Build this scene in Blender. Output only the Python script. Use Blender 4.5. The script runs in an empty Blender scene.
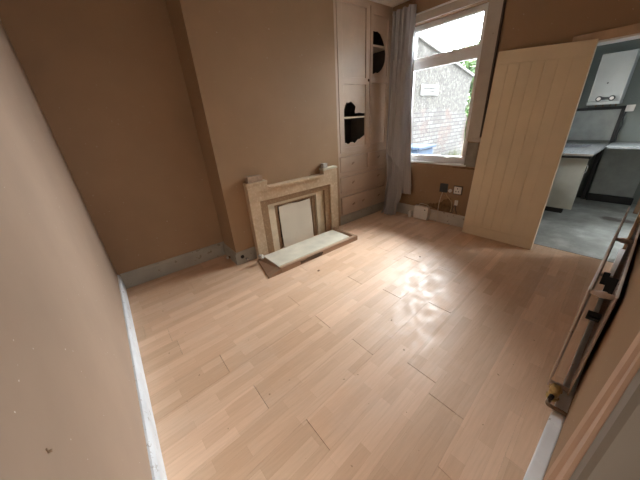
import bpy, bmesh, math, random
from mathutils import Vector, Matrix

C = bpy.context.scene.collection
PI = math.pi
random.seed(7)

# ------------------------------------------------------------------ materials
def nt_new(name):
    m = bpy.data.materials.new(name); m.use_nodes = True
    nt = m.node_tree
    return m, nt, nt.nodes, nt.links, nt.nodes['Principled BSDF']

def coords(N, L, scale=(1, 1, 1), rot=(0, 0, 0)):
    tc = N.new('ShaderNodeTexCoord'); mp = N.new('ShaderNodeMapping')
    mp.inputs['Scale'].default_value = scale; mp.inputs['Rotation'].default_value = rot
    L.new(tc.outputs['Object'], mp.inputs['Vector'])
    return mp.outputs['Vector']

def noise(N, L, vec, scale, detail=4, rough=.55):
    n = N.new('ShaderNodeTexNoise'); n.inputs['Scale'].default_value = scale
    n.inputs['Detail'].default_value = detail; n.inputs['Roughness'].default_value = rough
    L.new(vec, n.inputs['Vector'])
    return n.outputs['Fac']

def ramp(N, L, fac, stops):
    r = N.new('ShaderNodeValToRGB'); e = r.color_ramp.elements
    while len(e) < len(stops): e.new(.5)
    for k, (p, c) in enumerate(stops):
        e[k].position = p; e[k].color = (c[0], c[1], c[2], 1)
    L.new(fac, r.inputs['Fac'])
    return r.outputs['Color']

def mix(N, L, fac, a, b, mode='MIX'):
    m = N.new('ShaderNodeMix'); m.data_type = 'RGBA'; m.blend_type = mode
    for sock, v in ((m.inputs['Factor'], fac), (m.inputs['A'], a), (m.inputs['B'], b)):
        if hasattr(v, 'links') or hasattr(v, 'is_linked'): L.new(v, sock)
        elif isinstance(v, (int, float)): sock.default_value = v
        else: sock.default_value = (v[0], v[1], v[2], 1)
    return m.outputs['Result']
# the float Factor and colour A/B sockets of a Mix node share names, so pick them by type
def mix(N, L, fac, a, b, mode='MIX'):
    m = N.new('ShaderNodeMix'); m.data_type = 'RGBA'; m.blend_type = mode
    sf = m.inputs[0]; sa = m.inputs[6]; sb = m.inputs[7]
    for sock, v in ((sf, fac), (sa, a), (sb, b)):
        if isinstance(v, bpy.types.NodeSocket): L.new(v, sock)
        elif isinstance(v, (int, float)): sock.default_value = v
        else: sock.default_value = (v[0], v[1], v[2], 1)
    return m.outputs[2]

def bump(N, L, h, B, strength=.3, dist=.005):
    b = N.new('ShaderNodeBump'); b.inputs['Strength'].default_value = strength
    b.inputs['Distance'].default_value = dist
    L.new(h, b.inputs['Height']); L.new(b.outputs['Normal'], B.inputs['Normal'])

def mat_plain(name, col, rough=.6, metal=0, var=.12, scale=9, spec=.5, bmp=.1):
    m, nt, N, L, B = nt_new(name)
    v = coords(N, L)
    f = noise(N, L, v, scale, 5)
    lo = [c * (1 - var) for c in col]; hi = [min(1, c * (1 + var)) for c in col]
    L.new(ramp(N, L, f, [(.3, lo), (.7, hi)]), B.inputs['Base Color'])
    B.inputs['Roughness'].default_value = rough; B.inputs['Metallic'].default_value = metal
    B.inputs['Specular IOR Level'].default_value = spec
    if bmp: bump(N, L, f, B, bmp, .003)
    return m

def mat_worn(name, col, worn, amount=.55, scale=14, rough=.6, stretch=(1, 1, 1), soft=.06):
    """paint with worn-through patches of a second colour"""
    m, nt, N, L, B = nt_new(name)
    v = coords(N, L, stretch)
    f1 = noise(N, L, v, scale, 7, .7); f2 = noise(N, L, v, scale * .25, 3)
    base = ramp(N, L, f2, [(.3, [c * .88 for c in col]), (.7, [min(1, c * 1.08) for c in col])])
    msk = ramp(N, L, f1, [(amount, (0, 0, 0)), (amount + soft, (1, 1, 1))])
    L.new(mix(N, L, msk, base, worn), B.inputs['Base Color'])
    B.inputs['Roughness'].default_value = rough
    bump(N, L, f1, B, .25, .003)
    return m

def mat_wall(name, col, streak=.1):
    m, nt, N, L, B = nt_new(name)
    v = coords(N, L)
    big = noise(N, L, v, 1.3, 4, .6); fine = noise(N, L, v, 40, 3); spk = noise(N, L, v, 70, 2, .4)
    c = ramp(N, L, big, [(.3, [x * (1 - streak) for x in col]), (.7, [x * (1 + streak * .6) for x in col])])
    c = mix(N, L, ramp(N, L, spk, [(.76, (0, 0, 0)), (.79, (1, 1, 1))]), c, (.75, .70, .64))
    L.new(c, B.inputs['Base Color'])
    B.inputs['Roughness'].default_value = .55; B.inputs['Specular IOR Level'].default_value = .25
    h = noise(N, L, v, 6, 6, .6)
    bump(N, L, h, B, .12, .01)
    return m

WALL = (.335, .218, .128)
M = {}
M['wall'] = mat_wall('painted plaster', WALL)
M['wall_pale'] = mat_wall('paler painted plaster', (.385, .285, .212))
M['wall_k'] = mat_wall('kitchen plaster', (.20, .225, .212))
M['dull'] = mat_plain('dull white board', (.33, .355, .34), .6)
M['ceiling'] = mat_plain('ceiling paint', (.76, .70, .64), .8)
M['skirt'] = mat_worn('worn skirting paint', (.36, .335, .28), (.22, .18, .13), .6, 16, .6, (1, 1, 1))
M['skirt_dust'] = mat_worn('dusty white skirting', (.70, .73, .75), (.40, .38, .35), .60, 22, .7)
M['arch'] = mat_plain('architrave paint', (.55, .39, .29), .45, var=.08)
M['jamb'] = mat_worn('grey door lining', (.20, .19, .17), (.08, .07, .05), .72, 9, .5)
M['white'] = mat_plain('white gloss paint', (.80, .80, .80), .35, var=.05)
M['trim_dull'] = mat_worn('dull window trim', (.50, .44, .37), (.24, .19, .14), .62, 18)
M['upvc'] = mat_plain('white window frame', (.82, .83, .85), .35, var=.04, bmp=0)
M['cup'] = mat_worn('cupboard paint', (.50, .375, .275), (.40, .29, .21), .66, 10, .45, (1, 1, 1), .2)
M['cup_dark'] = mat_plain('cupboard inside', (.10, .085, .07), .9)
M['shelf'] = mat_plain('shelf edge paint', (.66, .54, .40), .6)
M['dark'] = mat_plain('dark void', (.025, .022, .02), .9)
M['tile_cream'] = mat_worn('mottled cream tile', (.66, .57, .42), (.48, .36, .22), .52, 34, .45, (1, 1, 1), .25)
M['tile_tan'] = mat_worn('mottled tan tile', (.50, .37, .24), (.64, .52, .37), .50, 30, .45, (1, 1, 1), .25)
M['tile_brown'] = mat_worn('brown stepped tile', (.27, .165, .088), (.42, .29, .165), .52, 40, .5, (1, 1, 1), .2)
M['board'] = mat_worn('cream hardboard', (.66, .60, .49), (.58, .50, .38), .6, 6, .7, (1, 1, 1), .2)
M['wood'] = mat_worn('bare stained wood', (.36, .225, .14), (.24, .14, .08), .55, 6, .6, (1, 8, 8), .2)
M['wood_pale'] = mat_plain('pale raw wood', (.50, .36, .24), .7)
M['hearth_slab'] = mat_worn('dusty cream hearth tile', (.66, .62, .50), (.50, .45, .33), .58, 26, .8, (1, 1, 1), .2)
M['brick_brown'] = mat_plain('old brown brick', (.36, .25, .17), .9, var=.25, scale=30, bmp=.5)
M['plaster'] = mat_plain('plaster lump', (.46, .43, .38), .9, var=.2, scale=40, bmp=.5)
M['patch'] = mat_plain('bare brown plaster', (.17, .10, .05), .95, var=.4, scale=22, bmp=.6)
M['door'] = mat_plain('cream door paint', (.74, .62, .435), .42, var=.05, scale=3)
M['door_edge'] = mat_plain('door edge wood', (.44, .30, .19), .6, var=.15)
M['rad'] = mat_worn('grimy radiator enamel', (.48, .39, .33), (.17, .12, .09), .60, 26, .5)
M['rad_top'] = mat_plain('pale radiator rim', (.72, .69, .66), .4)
M['black'] = mat_plain('black metal', (.02, .02, .02), .6)
M['brass'] = mat_plain('dirty brass', (.50, .36, .15), .4, .7, var=.3, scale=40)
M['pipe'] = mat_plain('dark copper pipe', (.20, .13, .08), .5, .5, var=.3, scale=30)
M['plastic'] = mat_plain('white plastic', (.74, .72, .68), .4, var=.04, bmp=0)
M['slate'] = mat_plain('black plastic', (.035, .04, .042), .5, var=.1, bmp=0)
M['cable'] = mat_plain('dirty white cable', (.62, .55, .42), .6)
M['cable_y'] = mat_plain('yellowed cable', (.50, .38, .2), .6)
M['k_unit'] = mat_plain('white melamine', (.60, .63, .58), .4, var=.06)
M['k_dark'] = mat_plain('dark gap edge', (.03, .03, .03), .7)
M['boiler'] = mat_plain('boiler enamel', (.42, .455, .455), .3, var=.03, bmp=0)
M['k_top'] = mat_worn('mottled grey worktop', (.38, .40, .40), (.20, .21, .21), .5, 40, .35, (1, 1, 1), .2)
M['steel'] = mat_plain('brushed steel', (.72, .75, .78), .25, .9, var=.06)
M['bin'] = mat_plain('blue plastic', (.006, .022, .05), .8)
M['vent'] = mat_plain('weathered vent plastic', (.15, .15, .148), .6)
M['knob'] = mat_plain('painted over knob', (.30, .21, .14), .5)
M['bark'] = mat_plain('bark', (.14, .10, .07), .9, var=.3)

def mat_floor():
    m, nt, N, L, B = nt_new('beech laminate')
    ROT = -math.atan(.06)
    v = coords(N, L, (1, 1, 1), (0, 0, ROT))
    br = N.new('ShaderNodeTexBrick'); br.offset = .37; br.offset_frequency = 2; br.squash = 1
    L.new(v, br.inputs['Vector'])
    br.inputs['Scale'].default_value = 1; br.inputs['Brick Width'].default_value = .43
    br.inputs['Row Height'].default_value = .0667; br.inputs['Mortar Size'].default_value = .0003
    br.inputs['Color1'].default_value = (.745, .535, .372, 1); br.inputs['Color2'].default_value = (.62, .415, .268, 1)
    br.inputs['Mortar'].default_value = (.52, .34, .22, 1); br.inputs['Bias'].default_value = -.1
    geo = N.new('ShaderNodeNewGeometry')
    tint = ramp(N, L, geo.outputs['Random Per Island'], [(0, (.90, .88, .86)), (1, (1.06, 1.04, 1.04))])
    vg = coords(N, L, (1.6, 22, 22), (0, 0, ROT))
    g = noise(N, L, vg, 3.5, 7, .62)
    grain = ramp(N, L, g, [(.3, (.93, .915, .90)), (.62, (1.03, 1.03, 1.03))])
    c = mix(N, L, 1.0, br.outputs['Color'], tint, 'MULTIPLY')
    c = mix(N, L, 1.0, c, grain, 'MULTIPLY')
    vs = coords(N, L)
    dust = noise(N, L, vs, 2.2, 6, .65)
    c = mix(N, L, ramp(N, L, dust, [(.5, (0, 0, 0)), (.75, (.28, .28, .28))]), c, (.66, .56, .46))
    spk = noise(N, L, vs, 34, 2, .4)
    c = mix(N, L, ramp(N, L, spk, [(.755, (0, 0, 0)), (.775, (.8, .8, .8))]), c, (.28, .15, .08))
    L.new(c, B.inputs['Base Color'])
    sc = noise(N, L, vs, 9, 8, .75)
    r = ramp(N, L, sc, [(.38, (.36, .36, .36)), (.62, (.66, .66, .66))])
    L.new(r, B.inputs['Roughness'])
    bump(N, L, noise(N, L, vs, 3, 3), B, .05, .01)
    return m
M['floor'] = mat_floor()

def mat_concrete():
    m, nt, N, L, B = nt_new('dusty concrete')
    v = coords(N, L)
    f = noise(N, L, v, 3, 8, .65)
    c = ramp(N, L, f, [(.3, (.21, .215, .195)), (.52, (.33, .345, .32)), (.72, (.54, .56, .53))])
    # a dark worn patch with a shape of its own
    mp = N.new('ShaderNodeMapping'); tc = N.new('ShaderNodeTexCoord'); L.new(tc.outputs['Object'], mp.inputs['Vector'])
    mp.inputs['Location'].default_value = (-5.56 * 6, -.14 * 3.6, 0); mp.inputs['Scale'].default_value = (6, 3.6, 0)
    gr = N.new('ShaderNodeTexGradient'); gr.gradient_type = 'SPHERICAL'; L.new(mp.outputs['Vector'], gr.inputs['Vector'])
    ad = N.new('ShaderNodeMath'); ad.operation = 'MULTIPLY'; L.new(gr.outputs['Fac'], ad.inputs[0]); L.new(noise(N, L, v, 9, 4), ad.inputs[1])
    c = mix(N, L, ramp(N, L, ad.outputs[0], [(.12, (0, 0, 0)), (.3, (.85, .85, .85))]), c, (.08, .06, .05))
    L.new(c, B.inputs['Base Color']); B.inputs['Roughness'].default_value = .55
    bump(N, L, f, B, .3, .01)
    return m
M['concrete'] = mat_concrete()

def mat_curtain(name, col):
    m, nt, N, L, B = nt_new(name)
    v = coords(N, L, (30, 30, 2))
    f = noise(N, L, v, 3, 4)
    L.new(ramp(N, L, f, [(.3, [c * .95 for c in col]), (.7, [min(1, c * 1.04) for c in col])]), B.inputs['Base Color'])
    B.inputs['Roughness'].default_value = .32; B.inputs['Sheen Weight'].default_value = .3
    return m
M['curtain'] = mat_curtain('silver satin curtain', (.38, .365, .365))
M['lining'] = mat_curtain('pale lining', (.38, .36, .35))

def mat_glass():
    m = bpy.data.materials.new('window glass'); m.use_nodes = True
    nt = m.node_tree; N = nt.nodes; L = nt.links
    N.remove(N['Principled BSDF'])
    t = N.new('ShaderNodeBsdfTransparent'); t.inputs['Color'].default_value = (.96, .97, .97, 1)
    g = N.new('ShaderNodeBsdfGlossy'); g.inputs['Roughness'].default_value = .02
    fr = N.new('ShaderNodeFresnel'); fr.inputs['IOR'].default_value = 1.3
    mx = N.new('ShaderNodeMixShader')
    L.new(fr.outputs['Fac'], mx.inputs['Fac']); L.new(t.outputs[0], mx.inputs[1]); L.new(g.outputs[0], mx.inputs[2])
    L.new(mx.outputs[0], N['Material Output'].inputs['Surface'])
    return m
M['glass'] = mat_glass()

def mat_yard_wall():
    m, nt, N, L, B = nt_new('whitewashed brick and pebbledash')
    v0 = coords(N, L, (1, 1, 1), (PI / 2, 0, 0))       # x along the wall, z up -> texture y
    tc = N.new('ShaderNodeTexCoord'); sx = N.new('ShaderNodeSeparateXYZ'); L.new(tc.outputs['Object'], sx.inputs[0])
    cb = N.new('ShaderNodeCombineXYZ'); L.new(sx.outputs['X'], cb.inputs['X']); L.new(sx.outputs['Z'], cb.inputs['Y'])
    br = N.new('ShaderNodeTexBrick'); L.new(cb.outputs[0], br.inputs['Vector'])
    br.inputs['Scale'].default_value = 1; br.inputs['Brick Width'].default_value = .26; br.inputs['Row Height'].default_value = .095
    br.inputs['Mortar Size'].default_value = .010
    br.inputs['Color1'].default_value = (.062, .060, .058, 1); br.inputs['Color2'].default_value = (.040, .036, .033, 1); br.inputs['Mortar'].default_value = (.012, .011, .010, 1)
    v = coords(N, L)
    red = noise(N, L, v, 1.6, 5, .7)
    bc = mix(N, L, ramp(N, L, red, [(.52, (0, 0, 0)), (.68, (.6, .6, .6))]), br.outputs['Color'], (.055, .025, .016))
    peb = N.new('ShaderNodeTexVoronoi'); peb.inputs['Scale'].default_value = 20; L.new(v, peb.inputs['Vector'])
    pc = ramp(N, L, peb.outputs['Color'], [(.1, (.020, .019, .016)), (.6, (.040, .037, .032)), (.95, (.068, .065, .057))])
    # the render ends on a ragged line that drops to the far end
    h = N.new('ShaderNodeMath'); h.operation = 'MULTIPLY_ADD'; L.new(sx.outputs['X'], h.inputs[0]); h.inputs[1].default_value = .10; L.new(sx.outputs['Z'], h.inputs[2])
    h2 = N.new('ShaderNodeMath'); h2.operation = 'MULTIPLY_ADD'; L.new(noise(N, L, v, 1.5, 4), h2.inputs[0]); h2.inputs[1].default_value = .5; L.new(h.outputs[0], h2.inputs[2])
    msk = ramp(N, L, h2.outputs[0], [(0, (0, 0, 0)), (1, (1, 1, 1))])
    st = N.new('ShaderNodeMath'); st.operation = 'GREATER_THAN'; L.new(h2.outputs[0], st.inputs[0]); st.inputs[1].default_value = 2.58
    L.new(mix(N, L, st.outputs[0], bc, pc), B.inputs['Base Color'])
    B.inputs['Roughness'].default_value = .9
    bump(N, L, br.outputs['Fac'], B, .3, -.01)
    return m
M['yard_wall'] = mat_yard_wall()

def mat_leaf(name, a, b):
    m, nt, N, L, B = nt_new(name)
    geo = N.new('ShaderNodeNewGeometry')
    c = ramp(N, L, geo.outputs['Random Per Island'], [(0, a), (1, b)])
    L.new(c, B.inputs['Base Color']); B.inputs['Roughness'].default_value = .6
    tr = N.new('ShaderNodeBsdfTranslucent'); L.new(c, tr.inputs['Color'])
    mx = N.new('ShaderNodeMixShader'); mx.inputs[0].default_value = .45
    L.new(B.outputs[0], mx.inputs[1]); L.new(tr.outputs[0], mx.inputs[2]); L.new(mx.outputs[0], N['Material Output'].inputs['Surface'])
    return m
M['leaf'] = mat_leaf('tree leaves', (.015, .045, .006), (.065, .12, .025))
M['grass'] = mat_leaf('yard weeds', (.02, .035, .008), (.06, .065, .022))

# ------------------------------------------------------------------ mesh helpers
def link(name, bm, m, parent=None, smooth=False, loc=None):
    me = bpy.data.meshes.new(name)
    bmesh.ops.recalc_face_normals(bm, faces=bm.faces[:])
    bm.to_mesh(me); bm.free()
    for mm in (m if isinstance(m, (list, tuple)) else [m]): me.materials.append(mm)
    if smooth:
        for p in me.polygons: p.use_smooth = True
    o = bpy.data.objects.new(name, me); C.objects.link(o)
    if parent is not None:
        o.parent = parent; o.matrix_parent_inverse = parent_mats[parent.name].inverted()
    return o

parent_mats = {}
def thing(name, label, cat, loc=(0, 0, 0), group=None):
    o = bpy.data.objects.new(name, None); C.objects.link(o); o.location = loc
    o.empty_display_size = .1
    o['label'] = label; o['category'] = cat
    if group: o['group'] = group
    parent_mats[o.name] = Matrix.Translation(Vector(loc))
    return o
def part(name, bm, m, parent, smooth=False):
    o = link(name, bm, m, parent, smooth)
    pm = Matrix.Identity(4)
    parent_mats[o.name] = pm
    return o
def tag(o, label, cat, group=None):
    o['label'] = label; o['category'] = cat
    if group: o['group'] = group
    return o
def struct(name, bm, m, smooth=False):
    o = link(name, bm, m, None, smooth); o['kind'] = 'structure'
    parent_mats[o.name] = Matrix.Identity(4)
    return o

def bx(bm, x0, x1, y0, y1, z0, z1, bev=0, mi=0, seg=2):
    b = bmesh.new()
    bmesh.ops.create_cube(b, size=1)
    for v in b.verts:
        v.co = Vector(((x0 + x1) / 2 + v.co.x * (x1 - x0), (y0 + y1) / 2 + v.co.y * (y1 - y0), (z0 + z1) / 2 + v.co.z * (z1 - z0)))
    if bev: bmesh.ops.bevel(b, geom=b.edges[:], offset=bev, segments=seg, affect='EDGES', profile=.6)
    merge(bm, b, mi); return bm
def merge(bm, b, mi=0, mat=None):
    if mat is not None: bmesh.ops.transform(b, matrix=mat, verts=b.verts[:])
    mp = {}
    for v in b.verts: mp[v] = bm.verts.new(v.co)
    for f in b.faces:
        try:
            nf = bm.faces.new([mp[v] for v in f.verts]); nf.material_index = mi or f.material_index; nf.smooth = f.smooth
        except ValueError: pass
    b.free()
def box(*a, **k): return bx(bmesh.new(), *a, **k)

def tube(bm, pts, r, n=10, mi=0, cap=True):
    pts = [Vector(p) for p in pts]; rings = []
    up = Vector((0, 0, 1))
    for i, p in enumerate(pts):
        d = (pts[min(i + 1, len(pts) - 1)] - pts[max(i - 1, 0)]).normalized()
        a = d.cross(up)
        if a.length < .05: a = d.cross(Vector((1, 0, 0)))
        a.normalize(); b = d.cross(a)
        rr = r[i] if isinstance(r, (list, tuple)) else r
        rings.append([bm.verts.new(p + (a * math.cos(2 * PI * k / n) + b * math.sin(2 * PI * k / n)) * rr) for k in range(n)])
    for i in range(len(rings) - 1):
        for k in range(n):
            f = bm.faces.new([rings[i][k], rings[i][(k + 1) % n], rings[i + 1][(k + 1) % n], rings[i + 1][k]]); f.material_index = mi; f.smooth = True
    if cap:
        for rg in (rings[0], rings[-1]):
            f = bm.faces.new(rg); f.material_index = mi
    return bm
def smooth_path(pts, n=6):
    P = [Vector(p) for p in pts]; out = []
    for i in range(len(P) - 1):
        p0, p1, p2, p3 = P[max(i - 1, 0)], P[i], P[i + 1], P[min(i + 2, len(P) - 1)]
        for k in range(n):
            t = k / n
            out.append(.5 * ((2 * p1) + (-p0 + p2) * t + (2 * p0 - 5 * p1 + 4 * p2 - p3) * t * t + (-p0 + 3 * p1 - 3 * p2 + p3) * t ** 3))
    out.append(P[-1]); return out

def sheet(outer, holes, thick, frame, bev=0):
    """a slab with holes: 2-D outline (u,v) filled and given a thickness; frame(u,v,w) -> world"""
    cu = bpy.data.curves.new('t', 'CURVE'); cu.dimensions = '2D'; cu.fill_mode = 'BOTH'; cu.extrude = thick / 2
    if bev: cu.bevel_depth = bev; cu.bevel_resolution = 1; cu.offset = -bev; cu.extrude = thick / 2 - bev
    for loop in [outer] + list(holes):
        s = cu.splines.new('POLY'); s.points.add(len(loop) - 1); s.use_cyclic_u = True
        for p, q in zip(s.points, loop): p.co = (q[0], q[1], 0, 1)
    o = bpy.data.objects.new('t', cu); C.objects.link(o)
    dg = bpy.context.evaluated_depsgraph_get()
    me = bpy.data.meshes.new_from_object(o.evaluated_get(dg))
    b = bmesh.new(); b.from_mesh(me)
    bpy.data.objects.remove(o); bpy.data.curves.remove(cu); bpy.data.meshes.remove(me)
    bmesh.ops.remove_doubles(b, verts=b.verts[:], dist=1e-5)
    for v in b.verts: v.co = Vector(frame(v.co.x, v.co.y, v.co.z + thick / 2))
    for f in b.faces: f.smooth = False
    return b
def in_xz(y0):  return lambda u, v, w: (u, y0 + w, v)      # slab lying in a wall that runs along x
def in_yz(x0):  return lambda u, v, w: (x0 + w, u, v)      # slab lying in a wall that runs along y
def rect(a, b, c, d): return [(a, c), (b, c), (b, d), (a, d)]

# ------------------------------------------------------------------ measures (metres)
LX, YB, YC, CH = 3.922, 3.245, 2.844, 2.83
X1, X2 = 1.135, 2.814
YF = -.03
SK = .177

# ------------------------------------------------------------------ the room
def planks():
    bm = bmesh.new()
    joints = {.42: 1.41, .62: .685, .82: 1.29, 1.02: 1.95, 1.22: 1.245, 1.42: 1.87, 1.62: 1.226, .22: 1.32}
    PL = 1.395
    k = -4
    sl = .06; cs = math.cos(math.atan(sl)); sn = math.sin(math.atan(sl))
    rnd = random.Random(4)
    for r in range(-5, 16):
        v0 = .42 + .2 * r
        j = joints.get(round(v0, 2), rnd.uniform(0, 1.4)) % PL
        u = j - 3 * PL
        while u < 5:
            b = bmesh.new()
            g = .0024 if round(v0, 2) in joints else .0008
            z = rnd.uniform(-.0007, .0007)
            bmesh.ops.create_cube(b, size=1)
            for w in b.verts:
                uu = u + PL / 2 + w.co.x * (PL - g); vv = v0 + .1 + w.co.y * (.2 - .0003)
                w.co = Vector((uu, vv + sl * uu, -.006 + z + w.co.z * .012))
            bmesh.ops.bevel(b, geom=[e for e in b.edges if all(w.co.z > -.006 for w in e.verts)], offset=.0006, segments=1, affect='EDGES')
            for co, no in (((-.02, 0, 0), (-1, 0, 0)), ((LX + .03, 0, 0), (1, 0, 0)), ((0, -.16, 0), (0, -1, 0)), ((0, YB + .02, 0), (0, 1, 0))):
                gm = b.verts[:] + b.edges[:] + b.faces[:]
                if not b.verts: break
                bmesh.ops.bisect_plane(b, geom=gm, plane_co=co, plane_no=no, clear_outer=True)
            if b.faces: merge(bm, b)
            else: b.free()
            u += PL
    return bm
struct('floor', planks(), M['floor'])
struct('floor.001', box(-1.2, LX + .03, -1.8, YB + .1, -.12, -.0125), M['dark'])['label'] = 'dark subfloor under the laminate'

struct('wall_left', box(-.1, 0, -1.8, YB + .1, -.12, CH), M['wall_pale'])
struct('wall_back', box(0, LX, YB, YB + .1, -.012, CH), M['wall'])
# chimney breast with its fire opening
bm = sheet([(X1, 0), (1.76, 0), (1.76, .60), (2.24, .60), (2.24, 0), (X2, 0), (X2, CH), (X1, CH)], [], YB - YC, in_xz(YC))
struct('wall_chimney', bm, M['wall'])
struct('wall_chimney.001', box(1.76, 2.24, YC + .30, YC + .38, 0, .6), M['dark'])
# window wall, with the window and the kitchen doorway cut out
WY0, WY1, WZ0, WZ1 = 1.615, 2.605, .85, 2.55
DY0, DY1, DZ = .0, .735, 1.985
bm = sheet([(-1.8, -.12), (DY0, -.12), (DY0, DZ), (DY1, DZ), (DY1, -.12), (YB + .1, -.12), (YB + .1, CH), (-1.8, CH)],
           [rect(WY0, WY1, WZ0, WZ1)], .2, in_yz(LX))
struct('wall_right', bm, M['wall'])
# near wall with the doorway the picture is taken from
bm = sheet([(.635, -.012), (LX, -.012), (LX, CH), (0, CH), (0, 2.03), (.635, 2.03)], [], .12, in_xz(YF - .12))
struct('wall_front', bm, M['wall'])
struct('ceiling', box(-.1, LX + .2, -1.8, YB + .1, CH, CH + .1), M['ceiling'])
struct('wall_hall', sheet(rect(-.1, LX, -.12, CH), [rect(.15, 2.6, .75, 2.5)], .1, in_xz(-1.8)), M['wall_pale'])  # unseen hall wall, its opening added to let daylight onto the near doorway

# skirtings, each with a moulded top
def skirt_profile(bm, p0, p1, inward, h, t, mi=0):
    p0 = Vector(p0); p1 = Vector(p1); n = Vector(inward)
    prof = [(0, 0), (t, 0), (t, h - .03), (t * .75, h - .02), (t * .75, h - .012), (t * .4, h), (0, h)]
    ra = [bm.verts.new(p0 + n * a + Vector((0, 0, b))) for a, b in prof]; rb = [bm.verts.new(p1 + n * a + Vector((0, 0, b))) for a, b in prof]
    k = len(prof)
    for i in range(k):
        f = bm.faces.new([ra[i], ra[(i + 1) % k], rb[(i + 1) % k], rb[i]]); f.material_index = mi
    bm.faces.new(ra); bm.faces.new(rb); return bm
struct('baseboard_left', skirt_profile(bmesh.new(), (0, -.02, 0), (0, YB, 0), (1, 0, 0), SK, .022), M['skirt_dust'])
struct('baseboard_back', skirt_profile(bmesh.new(), (.023, YB, 0), (X1, YB, 0), (0, -1, 0), SK, .022), M['skirt'])
struct('baseboard_chimney_side', skirt_profile(bmesh.new(), (X1, YB - .023, 0), (X1, YC - .02, 0), (-1, 0, 0), .155, .022), M['skirt'])
struct('baseboard_chimney', skirt_profile(bmesh.new(), (X1, YC, 0), (1.37, YC, 0), (0, -1, 0), .155, .022), M['skirt'])
struct('baseboard_right', skirt_profile(bmesh.new(), (LX, DY1 + .02, 0), (LX, YC - .01, 0), (-1, 0, 0), .165, .022), mat_worn('pale chipped skirting', (.58, .55, .49), (.30, .24, .17), .60, 12, .6))
bm = bmesh.new(); bx(bm, .76, LX - .002, YF, .012, 0, .16, .004); bx(bm, .76, LX - .002, YF, .018, .13, SK, .006)
struct('baseboard_front', bm, mat_worn('chalky white skirting', (.86, .89, .92), (.45, .43, .40), .62, 22, .7))

# casing of the near doorway: beaded architrave and grey lining (both lean a little out of plumb)
def skewed(pts_of_z, z0, z1):
    bm = bmesh.new()
    a = [bm.verts.new(Vector((x, y, z0))) for x, y in pts_of_z(z0)]; b = [bm.verts.new(Vector((x, y, z1))) for x, y in pts_of_z(z1)]
    k = len(a)
    for i in range(k): bm.faces.new([a[i], a[(i + 1) % k], b[(i + 1) % k], b[i]])
    bm.faces.new(a); bm.faces.new(b); return bm
def lean(z): return -.0275 * (z - 1.0)
def arch_prof(z):
    d = lean(z)
    return [(.645, YF + .001), (.645, -.003), (.65, .001 + d * .2), (.70, -.002 + d * .5), (.722, -.004 + d * .7), (.732, .001 + d), (.742, .0045 + d), (.752, .003 + d), (.758, -.008 + d * .5), (.76, YF + .001)]
struct('trim_1', skewed(arch_prof, 0, 2.03), M['arch'])
def jamb_prof(z):
    return [(.635, YF - .14), (.60, YF - .14), (.60, -.055), (.615, -.05), (.615, -.012), (.62, -.006), (.645, -.004), (.645, YF + .001), (.635, YF)]
struct('trim_2', skewed(jamb_prof, 0, 2.03), M['jamb'])
bm = box(-.0, .76, YF, -.005, 2.03, 2.14, .004); struct('trim_3', bm, M['arch'])

# kitchen doorway architrave and lining
bm = bmesh.new()
bx(bm, LX - .02, LX, DY0 - .02, DY1 + .10, DZ - .005, DZ + .062, .004); bx(bm, LX - .02, LX, DY1, DY1 + .07, 0, DZ - .006, .004)
struct('trim_4', bm, M['wood_pale'])
bm = bmesh.new(); bx(bm, LX, LX + .2, DY0, DY1, DZ - .02, DZ, .002); bx(bm, LX, LX + .2, DY1 - .02, DY1, -.02, DZ - .02, .002)
struct('trim_5', bm, M['white'])
struct('trim_6', box(LX + .03, LX + .05, DY0, DY1 - .02, -.03, -.004, .002), M['dark'])      # threshold lip

# ------------------------------------------------------------------ window
XG = LX + .10
w1 = bpy.data.objects.new('window_1', None); C.objects.link(w1); w1['kind'] = 'structure'; parent_mats['window_1'] = Matrix.Identity(4)
GY0, GY1 = 1.683, 2.54
fr = sheet(rect(WY0, WY1, WZ0 + .005, WZ1), [rect(GY0, GY1, .938, 2.055), rect(GY0, GY1, 2.178, 2.488)], .06, in_yz(XG - .02), .004)
part('window_frame', fr, M['upvc'], w1)
sash = sheet(rect(GY0 - .028, GY1 + .028, .910, 2.083), [rect(GY0 + .006, GY1 - .006, .945, 2.05)], .018, in_yz(XG - .04), .003)
part('sash', sash, M['upvc'], w1)
sash = sheet(rect(GY0 - .028, GY1 + .028, 2.150, 2.516), [rect(GY0 + .006, GY1 - .006, 2.184, 2.482)], .018, in_yz(XG - .04), .003)
part('sash', sash, M['upvc'], w1)
part('pane', box(XG + .008, XG + .012, GY0 - .003, GY1 + .003, .935, 2.058), M['glass'], w1)
part('pane', box(XG + .008, XG + .012, GY0 - .003, GY1 + .003, 2.175, 2.491), M['glass'], w1)
for y in (1.86, 2.36):
    b = bmesh.new(); bx(b, XG - .055, XG - .038, y - .035, y + .035, .912, .926, .003); bx(b, XG - .065, XG - .05, y - .03, y + .055, .914, .93, .004)
    part('handle', b, M['plastic'], w1)
part('window_sill', box(LX - .018, XG - .02, WY0 - .03, WY1 + .02, WZ0 - .015, WZ0 + .005, .004), M['white'], w1)
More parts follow.
